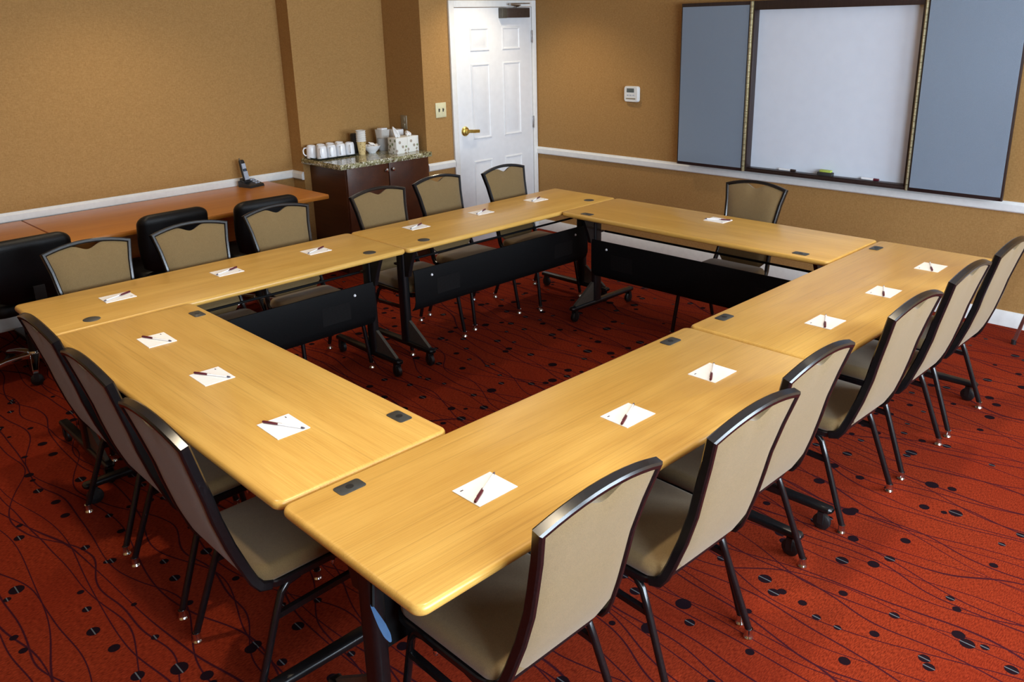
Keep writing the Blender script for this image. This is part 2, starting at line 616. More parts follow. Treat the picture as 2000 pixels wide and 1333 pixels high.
def moulding(name, p, q, nrm, z0, z1, depth):
    """chair rail or baseboard from p to q standing out along nrm"""
    h = z1 - z0
    prof = [(0, z0), (depth * 0.7, z0), (depth, z0 + h * 0.12), (depth, z0 + h * 0.72), (depth * 0.62, z0 + h * 0.86), (depth * 0.5, z1), (0, z1)]
    if z0 == 0:
        prof = [(0, 0), (depth, 0), (depth, h * 0.78), (depth * 0.55, h * 0.93), (depth * 0.4, h), (0, h)]
    r = [[(e[0] + nrm[0] * d, e[1] + nrm[1] * d, z) for d, z in prof] for e in (p, q)]
    return struct(G().loft(r).build(name, 'trim'))


RZ0, RZ1, RD = 0.737, 0.802, 0.022
moulding('trim_1', (XL, YF), (XL, Y1), (1, 0), RZ0, RZ1, RD)
moulding('trim_2', (XL + RD, Y1), (XA, Y1), (0, -1), RZ0, RZ1, RD)
moulding('trim_3', (XD, Y2), (XD, 3.83), (1, 0), RZ0, RZ1, RD)
moulding('trim_4', (XD, YB), (RX, YB), (0, -1), RZ0, RZ1, RD)
moulding('baseboard_left', (XL, YF), (XL, Y1), (1, 0), 0, 0.1, 0.015)
moulding('baseboard_return', (XL + 0.015, Y1), (XA + 0.015, Y1), (0, -1), 0, 0.1, 0.015)
moulding('baseboard_alcove', (XA, Y1), (XA, 2.70), (1, 0), 0, 0.1, 0.015)
moulding('baseboard_door', (XD, Y2), (XD, 3.83), (1, 0), 0, 0.1, 0.015)
moulding('baseboard_back', (XD + 0.02, YB), (RX, YB), (0, -1), 0, 0.1, 0.015)

# door_1: six-panel door with casing
dr = struct(thing('door_1', '', '', (XD, 3.878, 0)))
del dr['label'], dr['category']
DW, DH = 0.925, 2.068
G().box(0.0, 0.012, 0.004, DW - 0.004, 0.012, DH - 0.004, 0.002).build('slab', 'door', dr)
for (y0, y1, z0, z1, nm) in ((-0.055, 0.0, 0, DH + 0.055, 'casing'), (DW, DW + 0.05, 0, DH + 0.055, 'casing'), (0.0, DW, DH, DH + 0.055, 'casing')):
    g = G().box(0.0, 0.022, y0, y1, z0, z1, 0.003)
    g.build(nm, 'trim', dr)
for (y0, y1) in ((0.168, 0.392), (0.548, 0.772)):
    for (z0, z1) in ((1.705, 1.902), (0.95, 1.602), (0.24, 0.762)):
        rings = []
        for ins, x in ((0.0, 0.012), (0.006, 0.019), (0.014, 0.019), (0.022, 0.0135), (0.036, 0.0135), (0.058, 0.020)):
            rings.append([(x, y0 + ins, z0 + ins), (x, y1 - ins, z0 + ins), (x, y1 - ins, z1 - ins), (x, y0 + ins, z1 - ins)])
        G().loft(rings).build('panel', 'door', dr, 20)
hd = G().lathe([(0.0, 0.012), (0.042, 0.012), (0.042, 0.020), (0.034, 0.030), (0.020, 0.034), (0.018, 0.055), (0.0, 0.058)], (0, 0.075, 1.035), 20, 'x', False, False).build('handle', 'brass', dr)
G().sweep([(0.045, 0.07, 1.037), (0.05, 0.10, 1.036), (0.05, 0.15, 1.030), (0.046, 0.212, 1.026)], 0.028, 0.016, (1, 0, 0), rnd=0.004).build('lever', 'brass', hd)
for z in (0.25, 1.04, 1.81):
    G().box(0.012, 0.022, DW - 0.014, DW + 0.004, z - 0.05, z + 0.05, 0.002).lathe([(0.006, -0.055), (0.006, 0.055)], (0.024, DW - 0.004, z), 10).build('hinge', 'steel', dr)
cl = G().box(0.012, 0.062, 0.575, 0.86, 1.975, 2.058, 0.006).build('door_closer', 'closer', dr)
G().box(0.010, 0.064, 0.515, 0.575, 1.973, 2.060, 0.006).build('end_cap', 'gusset', cl)
G().sweep([(0.04, 0.70, 2.062), (0.06, 0.72, 2.078), (0.075, 0.60, 2.082)], 0.022, 0.008, (0, 0, 1)).sweep([(0.075, 0.60, 2.092), (0.03, 0.88, 2.096)], 0.022, 0.008, (0, 0, 1)).build('closer_arm', 'steel', cl)

# switch plate, outlet, thermostat
sw = thing('light_switch', 'ivory double toggle light switch on the wall beside the white door', 'switch', (XD, 3.70, 1.24))
slab_g = G().box(0, 0.007, -0.057, 0.057, -0.062, 0.062, 0.003)
slab_g.build('plate', 'ivory', sw)
for s in (-0.022, 0.022):
    G().box(0.005, 0.009, s - 0.006, s + 0.006, -0.014, 0.014).prism([(0.005, -0.004), (0.018, 0.004), (0.018, 0.009), (0.005, 0.008)], s - 0.004, s + 0.004, 'y').build('toggle', 'gusset', sw)
ol = thing('wall_outlet', 'brownish wall outlet plate above the granite counter', 'outlet', (-1.655, Y2, 1.135))
G().box(-0.042, 0.042, -0.006, 0, -0.06, 0.06, 0.003).build('plate', 'outlet_grey', ol)
for s in (-0.027, 0.027):
    G().box(-0.016, 0.016, -0.009, -0.004, s - 0.018, s + 0.018, 0.002).build('socket', 'outlet_grey', ol)
th = thing('thermostat', 'white wall thermostat with grey display between door and whiteboard', 'thermostat', (-0.215, YB, 1.335))
G().loft([[(x, y, z) for x, z in rrect(0.148 * k, 0.130 * k, 0.02, 5)] for y, k in ((0, 1.0), (-0.022, 1.0), (-0.03, 0.93))]).build('body', 'thermo', th)
G().box(-0.042, 0.034, -0.0325, -0.029, 0.015, 0.048, 0.001).build('display', 'lcd', th)
for i in range(3):
    G().box(-0.04 + i * 0.03, -0.022 + i * 0.03, -0.0325, -0.029, -0.012, -0.004, 0.001).build('button', 'phone_silver', th)
G().box(-0.05, 0.05, -0.0318, -0.029, -0.042, -0.032, 0.001).build('cover_slot', 'outlet_grey', th)

# ------------------------------------------------------------------ whiteboard cabinet on the back wall
wb = thing('whiteboard_cabinet', 'open wall cabinet with white marker board and two grey fabric wings', 'whiteboard', (0, YB, 0))
FY = -0.085
bx0, bx1, bz0, bz1 = 0.925, 2.135, 0.812, 2.040
for (x0, x1, z0, z1) in ((bx0, bx1, bz0, bz0 + 0.022), (bx0, bx1, bz1 - 0.062, bz1), (bx0, bx0 + 0.018, bz0 + 0.022, bz1 - 0.062), (bx1 - 0.018, bx1, bz0 + 0.022, bz1 - 0.062)):
    G().box(x0, x1, FY, 0, z0, z1, 0.002).build('frame_rail', 'wb_frame', wb)
G().box(bx0 + 0.018, bx1 - 0.018, -0.020, -0.002, bz0 + 0.022, bz1 - 0.062).build('writing_surface', 'wb_white', wb)
ld = G().box(bx0 + 0.018, bx1 - 0.018, FY + 0.005, -0.02, bz0 + 0.022, bz0 + 0.030, 0.001).build('pen_ledge', 'wb_frame', wb)
for (x0, x1, hx) in ((0.314, 0.912, bx0 - 0.006), (2.148, 2.718, bx1 + 0.006)):
    d = G().box(x0, x1, FY - 0.004, FY + 0.018, bz0 - 0.002, bz1, 0.002).build('wing_door', 'wb_frame', wb)
    G().box(x0 + 0.012, x1 - 0.012, FY - 0.008, FY - 0.003, bz0 + 0.022, bz1 - 0.026).build('fabric_panel', 'wb_fabric', d)
    cx = x0 + 0.012 if x0 < 1 else x1 - 0.012
    G().lathe([(0.006, -0.004), (0.004, 0.0)], (cx, FY - 0.005, bz0 + 0.008), 8, 'y').build('corner_screw', 'chrome', d)
    hg = G()
    k = 30
    for i in range(k):
        z0 = bz0 + (bz1 - bz0) * i / k
        z1 = z0 + (bz1 - bz0) / k - 0.003
        hg.lathe([(0.0085, z0), (0.0085, z1)], (hx, FY - 0.008, 0), 8)
    hg.box(hx - 0.012, hx + 0.012, FY - 0.003, FY + 0.006, bz0, bz1)
    hg.build('piano_hinge', 'hinge_brass', wb)
# things lying on the board's ledge
zl = bz0 + 0.030
for x, ln, colr, lab in ((1.265, 0.13, 'wb_frame', 'dark dry-erase marker on the whiteboard ledge left of the eraser'), (1.88, 0.12, 'burgundy', 'reddish dry-erase marker on the whiteboard ledge right of the eraser')):
    mk = thing('marker', lab, 'marker', (x, YB - 0.05, zl + 0.009), 0, 'markers on the whiteboard ledge')
    G().lathe([(0.0, -ln / 2), (0.008, -ln / 2), (0.009, ln * 0.2), (0.0, ln * 0.2)], (0, 0, 0), 12, 'x', False, False).build('barrel', 'ceramic', mk)
    G().lathe([(0.0, ln * 0.2), (0.0095, ln * 0.2), (0.008, ln / 2), (0.0, ln / 2)], (0, 0, 0), 12, 'x', False, False).build('cap', colr, mk)
er = thing('board_eraser', 'black felt eraser with yellow-green top on the whiteboard ledge', 'eraser', (1.56, YB - 0.055, zl))
G().box(-0.055, 0.055, -0.02, 0.02, 0, 0.024, 0.004).build('felt', 'eraser', er)
G().box(-0.04, 0.045, -0.016, 0.016, 0.024, 0.04, 0.004).build('grip', 'green_tag', er)

# ------------------------------------------------------------------ folding tables
TZ, TT, TD, TL = 0.74, 0.030, 0.59, 1.8288


def caster(r=0.034):
    g = G()
    g.lathe([(0.0, -0.014), (r * 0.75, -0.014), (r, -0.009), (r, 0.009), (r * 0.75, 0.014), (0.0, 0.014)], (0, 0, r), 16, 'x', False, False)
    g.box(-0.019, -0.015, -0.012, 0.012, r * 0.8, r * 2 + 0.006).box(0.015, 0.019, -0.012, 0.012, r * 0.8, r * 2 + 0.006)
    g.box(-0.019, 0.019, -0.012, 0.012, r * 2 + 0.002, r * 2 + 0.012)
    return g.mesh('caster')


CASTER = caster()
CASTER.materials.append(M['rubber'])


def make_table(name, label, length, round_grommet, group):
    t = thing(name, label, 'table', (0, 0, 0), 0, group)
    top = slab(G(), length, TD, TZ - TT, TZ, 0.032, 0.0125, 8).build('table_top', 'oak', t)
    for s in (-1, 1):
        if round_grommet:
            gx, gy = s * (length / 2 - 0.185), TD / 2 - 0.095
            gm = G().lathe([(0.0, 0.0), (0.036, 0.0), (0.036, 0.0018), (0.033, 0.003), (0.0, 0.003)], (gx, gy, TZ - 0.0008), 24, 'z', False, False).build('grommet', 'grommet', top)
        else:
            gx, gy = s * (length / 2 - 0.182), TD / 2 - 0.056
            g = G()
            g.loft([[(x, y, z) for x, y in rrect(0.082 - i, 0.050 - i, 0.010, 4, gx, gy)] for z, i in ((TZ - 0.0008, 0), (TZ + 0.0015, 0), (TZ + 0.0025, 0.003))])
            g.build('grommet', 'grommet', top)
            G().lathe([(0.0, 0), (0.0115, 0), (0.0115, 0.0006), (0.0, 0.0006)], (gx, gy, TZ + 0.0023), 14, 'z', False, False).build('grommet_hole', 'hole', top)
    lx = length / 2 - 0.115
    for s in (-1, 1):
        x = s * lx
        lg = G()
        lg.loft([[(px, py, z) for px, py in rrect(0.046, 0.070, 0.016, 4, x, 0.07)] for z in (0.10, TZ - TT - 0.012)])
        leg = lg.build('leg', 'black_metal', t)
        G().prism([(0.10, 0.235), (0.112, 0.24), (0.292, 0.116), (0.285, 0.104), (0.10, 0.104)], x - 0.009, x + 0.009).build('gusset', 'gusset', leg)
        G().prism([(-0.10, TZ - TT - 0.012), (-0.10, TZ - TT), (0.22, TZ - TT), (0.22, TZ - TT - 0.012)], x - 0.03, x + 0.03).prism([(0.105, 0.52), (0.105, TZ - TT - 0.012), (0.21, TZ - TT - 0.012), (0.165, 0.60), (0.145, 0.545), (0.14, 0.52)], x - 0.012, x + 0.012).build('bracket', 'black_metal', leg)
        ft = G().loft([[(px, y, pz) for px, pz in rrect(w, h, 0.010, 3, x, 0.094)] for y, w, h in ((-0.325, 0.030, 0.014), (-0.315, 0.044, 0.026), (-0.05, 0.048, 0.030), (0.16, 0.048, 0.030), (0.315, 0.044, 0.026), (0.325, 0.030, 0.014))]).build('foot', 'black_metal', t)
        for y in (-0.285, 0.285):
            c = bpy.data.objects.new('caster', CASTER)
            COL.objects.link(c)
            c.parent = ft
            c.location = (x, y, 0)
    py = 0.145
    prof = [(py - 0.012, 0.548), (py - 0.004, 0.548), (py + 0.004, 0.520), (py + 0.004, 0.350), (py - 0.010, 0.315), (py - 0.035, 0.292), (py - 0.038, 0.296), (py - 0.014, 0.319), (py - 0.001, 0.352), (py - 0.001, 0.520), (py - 0.008, 0.544), (py - 0.012, 0.544)]
    pn = G().prism(prof, -lx + 0.024, lx - 0.024).build('modesty_panel', 'panel_black', t)
    for s in (-1, 1):
        G().box(s * (lx - 0.28) - 0.09, s * (lx - 0.28) + 0.09, py + 0.0038, py + 0.0050, 0.37, 0.47).build('perforation', 'perforated', pn)
        G().lathe([(0.0, 0.0), (0.0085, 0.0), (0.006, 0.006), (0.0, 0.007)], (s * (lx - 0.155), py + 0.003, 0.50), 12, 'y', False, False).build('bolt', 'ceramic', pn)
    G().sweep([(-lx + 0.02, 0.005, 0.578), (lx - 0.02, 0.005, 0.578)], None, 0.007, (0, 0, 1)).build('stretcher', 'panel_black', t)
    for s in (-1, 1):
        G().sweep([(s * lx, 0.0, 0.578), (s * lx, 0.05, 0.578)], 0.02, 0.012, (0, 0, 1)).build('rod_clip', 'black_metal', t)
    return t


LBL = ['oak-look training table with round grommets, near half of the left row by the office chairs',
       'oak-look training table with round grommets, far half of the left row near the door',
       'oak-look training table below the whiteboard with one chair and one notepad',
       'oak-look training table, far half of the right row beside the back wall',
       'oak-look training table in the right foreground, nearest corner to the camera',
       'oak-look training table closing the near left end of the square']
TG = 'training tables set in a square'
Ta = make_table('training_table', LBL[0], TL, True, TG)
Ta.location, Ta.rotation_euler = (0.295, 0.909, 0), (0, 0, -PI / 2)
dup(Ta, (0.302, 2.742, 0), -PI / 2, LBL[1])
Tb = make_table('training_table', LBL[4], TL, False, TG)
Tb.location, Tb.rotation_euler = (2.745, 0.909, 0), (0, 0, PI / 2)
dup(Tb, (2.748, 2.747, 0), PI / 2, LBL[3])
Tc = make_table('training_table', LBL[5], 1.842, False, TG)
Tc.location = (1.5195, 0.288, 0)
dup(Tc, (1.5255, 3.366, 0), PI, LBL[2])
# the tilt paddle under the near corner of the foreground table
G().sweep([(-0.80, 0.03, 0.69), (-0.835, 0.0, 0.64), (-0.858, -0.025, 0.572)], 0.014, 0.006, (1, 0, 0.3)).build('tilt_lever', 'panel_black', Tb)
G().loft([[(-0.859 + 0.010 * k * math.cos(a), q[0] + 0.015 * k * math.sin(a) * 0.75, q[1] + 0.015 * k * math.sin(a) * 0.65) for a in [2 * PI * i / 12 for i in range(12)]] for q, k in (((-0.024, 0.572), 0.35), ((-0.045, 0.553), 0.75), ((-0.064, 0.537), 1.0), ((-0.080, 0.522), 0.95), ((-0.090, 0.513), 0.5))]).build('lever_paddle', 'lever_blue', Tb)

# ------------------------------------------------------------------ banquet chairs (origin on the floor, facing +y, rear feet at y = -0.25)
BACK = [(0.195, -0.150, 0.386), (0.192, -0.180, 0.394), (0.188, -0.199, 0.420), (0.183, -0.215, 0.460), (0.175, -0.246, 0.550), (0.170, -0.272, 0.645), (0.172, -0.287, 0.715), (0.184, -0.314, 0.815), (0.203, -0.340, 0.905)]


def yz(z, i):
    for a, b in zip(BACK[1:], BACK[2:]):
        if z <= b[2] or b is BACK[-1]:
            k = (z - a[2]) / (b[2] - a[2])
            return a[i] + (b[i] - a[i]) * k
    return BACK[-1][i]


def arch(x):
    return 0.905 + 0.032 * (1 - (x / 0.203) ** 2)


def make_chair(label, group):
    t = thing('banquet_chair', label, 'chair', (0, 0, 0), 0, group)
    # continuous bent tube: up the left side, over the top, down the right
    left = [(-x, y, z) for x, y, z in BACK]
    topx = [-0.203 + 0.406 * k / 10 for k in range(1, 10)]
    topp = [(x, yz(arch(x), 1), arch(x)) for x in topx]
    path = left + topp + [(x, y, z) for x, y, z in reversed(BACK)]
    nb = Vector((0, 0.95, 0.30))
    ref = []
    for i, p in enumerate(path):
        z = p[2]
        e = 0.02
        if z < 0.41:
            ref.append((0, 0.75, 0.65) if z > 0.39 else (0, 0.25, 0.97))
        else:
            dy = yz(min(z, 0.9), 1) - yz(min(z, 0.9) - e, 1)
            ref.append(tuple(Vector((0, e, -dy)).normalized()))
    G().sweep(path, 0.020, 0.031, ref, rnd=0.005).build('back_frame', 'frame', t, 40)
    # upholstered back with the hand-hold dip at the top
    nu, nt = 44, 14
    def surf(side):
        vs = []
        for i in range(nu + 1):
            u = -1 + 2 * i / nu
            for j in range(nt + 1):
                v = j / nt
                zb = 0.432 + 0.045 * max(0.0, abs(u) - 0.72) / 0.28
                hw0 = 0.19
                x0 = u * hw0
                dip = 0.014 * (1 + math.cos(PI * min(1.0, abs(x0) / 0.075)))
                z = zb
                for _ in range(3):
                    hw = yz(z, 0) - 0.009
                    x = u * hw
                    zt = arch(x) - 0.011 - dip
                    z = zb + v * (zt - zb)
                puff = (1 - abs(u) ** 6) * (1 - abs(2 * v - 1) ** 8)
                th = 0.009 + (0.016 if side > 0 else 0.008) * puff
                yy = yz(z, 1)
                vs.append((x, yy + side * th, z + side * th * 0.28))
        return vs
    g = G()
    A, B = surf(1), surf(-1)
    k = len(A)
    fs = []
    m = nt + 1
    for i in range(nu):
        for j in range(nt):
            q = (i * m + j, (i + 1) * m + j, (i + 1) * m + j + 1, i * m + j + 1)
            fs.append(q)
            fs.append(tuple(k + a for a in reversed(q)))
    rim = [i * m for i in range(nu + 1)] + [nu * m + j for j in range(1, m)] + [i * m + nt for i in range(nu - 1, -1, -1)] + [j for j in range(nt - 1, 0, -1)]
    for a, b in zip(rim, rim[1:] + rim[:1]):
        fs.append((a, b, k + b, k + a))
    g.add(A + B, fs)
    g.build('backrest', 'tan', t, 60)
    cushion(G(), 0.405, 0.425, 0.394, 0.448, 0.055, 0.026, 0.010, 0, 0.020).build('seat', 'tan', t, 60)
    sf = [(x, y, 0.382) for x, y in rrect(0.390, 0.400, 0.05, 4, 0, 0.035)]
    G().sweep(sf, 0.022, 0.024, (0, 0, 1), closed=True, rnd=0.004).box(-0.19, 0.19, -0.02, 0.0, 0.372, 0.388).build('seat_frame', 'frame', t)
    for sx in (-1, 1):
        for rear in (True, False):
            if rear:
                pth = [(0.190, -0.060, 0.372), (0.193, -0.100, 0.368), (0.196, -0.125, 0.345), (0.199, -0.150, 0.285), (0.2120, -0.245, 0.030)]
            else:
                pth = [(0.190, 0.110, 0.372), (0.193, 0.145, 0.366), (0.196, 0.162, 0.342), (0.199, 0.172, 0.285), (0.2120, 0.212, 0.030)]
            lg = G().sweep([(sx * x, y, z) for x, y, z in pth], 0.021, 0.021, (sx, 0, 0), rnd=0.005).build('leg', 'frame', t, 50)
            x, y, z = pth[-1]
            G().lathe([(0.0, 0.0), (0.016, 0.0), (0.0175, 0.005), (0.0150, 0.011), (0.0135, 0.014), (0.0135, 0.036), (0.0, 0.036)], (sx * x, y, 0), 12, 'z', False, False).build('glide', 'chrome', lg)
        G().sweep([(sx * 0.199, -0.152, 0.278), (sx * 0.199, 0.172, 0.290)], 0.018, 0.018, (0, 0, 1)).build('stretcher', 'frame', t)
        G().lathe([(0.0, 0.0), (0.007, 0.0), (0.009, 0.006), (0.009, 0.016), (0.0, 0.016)], (sx * 0.199, 0.05, 0.356), 10, 'z', False, False).build('bumper', 'chrome', t)
    return t


R90 = PI / 2
CH = [
    (2.86, 0.405, R90, 'tan banquet chair nearest the camera in the foreground, on the right row'),
    (2.903, 1.002, R90 - 0.02, 'tan banquet chair second from the camera along the right row'),
    (2.852, 1.462, R90, 'tan banquet chair third from the camera along the right row, overlapped by the second'),
    (2.862, 2.190, R90 - 0.02, 'tan banquet chair fourth from the camera along the right row'),
    (2.862, 2.742, R90, 'tan banquet chair fifth from the camera along the right row'),
    (2.864, 3.273, R90, 'tan banquet chair farthest along the right row, beside the baseboard'),
    (0.980, 0.200, 0.0, 'tan banquet chair at the near left end, farthest left of its three'),
    (1.505, 0.195, 0.0, 'tan banquet chair at the near left end, middle of its three'),
    (2.075, 0.180, 0.0, 'tan banquet chair at the near left end, closest to the foreground table'),
    (0.182, 0.402, -R90, 'tan banquet chair facing us behind the first notepad of the left row'),
    (0.196, 0.925, -R90, 'tan banquet chair facing us behind the second notepad of the left row'),
    (0.150, 1.468, -R90, 'tan banquet chair facing us behind the third notepad of the left row'),
    (0.172, 2.178, -R90, 'tan banquet chair facing us in front of the mahogany cabinet, left one'),
    (0.120, 2.722, -R90 + 0.04, 'tan banquet chair facing us between mahogany cabinet and white door'),
    (0.180, 3.290, -R90 + 0.02, 'tan banquet chair facing us directly in front of the white door'),
    (1.580, 3.490, PI, 'lone tan banquet chair facing us below the whiteboard'),
]
CG = 'banquet chairs around the tables'
ch0 = None
for x, y, r, lab in CH:
    if ch0 is None:
        ch0 = make_chair(lab, CG)
        ch0.location, ch0.rotation_euler = (x, y, 0), (0, 0, r)
    else:
        dup(ch0, (x, y, 0), r, lab)

# ------------------------------------------------------------------ notepads and pens
row = {'L': 'left row', 'R': 'right row'}
ordn = ['first', 'second', 'third', 'fourth', 'fifth', 'sixth', 'seventh', 'eighth']
PADS = []
for i, (x, y) in enumerate([(0.257, 0.375), (0.249, 0.925), (0.235, 1.459), (0.208, 2.185), (0.210, 2.724), (0.204, 3.247)]):
    PADS.append((x, y, -R90, 'on the left row, %s from the camera' % ordn[i]))
for i, (x, y) in enumerate([(2.781, 0.422), (2.785, 1.027), (2.793, 1.489), (2.842, 2.233), (2.850, 2.771), (2.857, 3.298)]):
    PADS.append((x, y, R90, 'on the right row, %s from the camera' % ordn[i]))
for i, (x, y) in enumerate([(0.973, 0.271), (1.498, 0.259), (2.048, 0.235)]):
    PADS.append((x, y, 0.0, 'on the near left end table, %s from left' % ordn[i]))
PADS.append((1.516, 3.51, PI, 'in front of the lone chair below the whiteboard'))
pad0 = pen0 = None
for x, y, r, where in PADS:
    j = random.uniform(-0.03, 0.03)
    lab = 'white notepad ' + where
    if pad0 is None:
        pad0 = thing('notepad', lab, 'notepad', (x, y, TZ), r + j, 'notepads set out on the tables')
        G().box(-0.069, 0.069, -0.0555, 0.0555, 0.0, 0.0025, 0.0005, 1).build('sheets', 'paper', pad0)
        G().box(-0.056, -0.046, 0.034, 0.038, 0.0024, 0.0028).build('logo_print', 'ink', pad0)
    else:
        dup(pad0, (x, y, TZ), r + j, lab)
    lab = 'burgundy-gripped pen on the notepad ' + where
    j2 = random.uniform(-0.06, 0.06)
    if pen0 is None:
        pen0 = thing('pen', lab, 'pen', (x, y, TZ + 0.0025), r + j2, 'pens lying on the notepads')
        ang = math.atan2(0.068, 0.141)
        mt = Matrix.Rotation(ang, 4, 'Z') @ Matrix.Translation((0, 0, 0.0046)) @ Matrix.Diagonal((1, 0.8, 0.8, 1))

        def seg(name, prof, mat, par, extra=None):
            g = G().lathe(prof, (0, 0, 0), 12, 'x', False, False)
            if extra:
                g.box(*extra)
            g.v = [tuple(mt @ Vector(q)) for q in g.v]
            return g.build(name, mat, par)
        seg('barrel', [(0.0, -0.02), (0.0042, -0.02), (0.0040, 0.068), (0.0, 0.068)], 'pen_white', pen0)
        seg('grip', [(0.0, -0.076), (0.0042, -0.076), (0.0056, -0.072), (0.0052, -0.028), (0.0042, -0.018), (0.0, -0.018)], 'burgundy', pen0, (-0.05, -0.008, 0.0045, 0.0068, -0.0018, 0.0018))
        seg('tip', [(0.0, 0.066), (0.0042, 0.066), (0.0035, 0.074), (0.0010, 0.080), (0.0, 0.080)], 'ink', pen0)
    else:
        dup(pen0, (x, y, TZ + 0.0025), r + j2, lab)

# ------------------------------------------------------------------ wall desks, phone
DZ = 0.742


def make_desk(label, length, depth, group):
    t = thing('wall_desk', label, 'desk', (0, 0, 0), 0, group)
    slab(G(), length, depth, DZ - 0.032, DZ, 0.006, 0.004, 4).build('desk_top', 'desk_wood', t)
    for sx in (-1, 1):
        x = sx * (length / 2 - 0.16)
        lg = G().loft([[(px, py, z) for px, py in rrect(0.05, 0.09, 0.016, 4, x, 0.12)] for z in (0.03, DZ - 0.032)]).build('leg', 'black_metal', t)
        G().box(x - 0.03, x + 0.03, -depth / 2 + 0.22, depth / 2 - 0.05, 0.0, 0.035, 0.008).build('foot', 'black_metal', t)
    G().box(-length / 2 + 0.2, length / 2 - 0.2, 0.12, 0.138, 0.35, DZ - 0.034).build('modesty_panel', 'desk_wood', t)
    return t


# local -y is the front (room) side; a = 90 deg turns the long side along the wall
dk = make_desk('long brown wall desk holding the cordless phone, against the left wall', 1.83, 0.90, 'desks along the left wall')
dk.location, dk.rotation_euler = (-1.572, 1.487, 0), (0, 0, R90 + 0.016)
d2 = dup(dk, (-1.548, -0.350, 0), R90 + 0.010, 'brown wall desk cut off by the left edge of the picture')

pb = thing('charging_dock', 'black charging base of the cordless phone on the wall desk', 'dock', (-1.93, 2.185, DZ), R90 + 0.25)
G().prism([(-0.075, 0.0), (0.065, 0.0), (0.065, 0.045), (0.05, 0.05), (-0.07, 0.018)], -0.062, 0.078, 'x').build('body', 'phone_dark', pb)
G().prism([(0.0, 0.034), (0.0, 0.05), (0.045, 0.07), (0.045, 0.048)], -0.058, 0.006, 'x').build('cradle', 'phone_dark', pb)
for i in range(3):
    for j in range(2):
        G().box(0.022 + j * 0.024, 0.038 + j * 0.024, -0.045 + i * 0.028, -0.027 + i * 0.028, 0.022 + i * 0.010, 0.034 + i * 0.0105, 0.002).build('button', 'phone_silver', pb)
ph = thing('phone_handset', 'grey cordless phone handset standing in its charging base', 'phone', (-1.93, 2.185, DZ), R90 + 0.25)
G().loft([[(-0.026 + px, 0.004 + (z - 0.04) * 0.22 + py, z) for px, py in rrect(w, d, 0.010, 4)] for z, w, d in ((0.045, 0.040, 0.022), (0.06, 0.048, 0.028), (0.11, 0.050, 0.028), (0.18, 0.048, 0.028), (0.205, 0.044, 0.026), (0.212, 0.034, 0.018))]).build('body', 'phone_dark', ph)
tilt = 0.22
for (z0, z1, w, mt) in ((0.06, 0.125, 0.040, 'phone_silver'), (0.128, 0.14, 0.022, 'screen_blue'), (0.145, 0.185, 0.034, 'phone_silver')):
    G().prism([(-0.0125 + (z0 - 0.04) * tilt, z0), (-0.0085 + (z0 - 0.04) * tilt, z0), (-0.0085 + (z1 - 0.04) * tilt, z1), (-0.0125 + (z1 - 0.04) * tilt, z1)], -0.026 - w / 2, -0.026 + w / 2, 'x').build('keypad' if z0 < 0.1 else 'screen', mt, ph)
G().lathe([(0.004, 0.205), (0.003, 0.228), (0.0, 0.229)], (-0.042, 0.042, 0), 8).build('antenna', 'phone_dark', ph)

# ------------------------------------------------------------------ office chairs at the desks


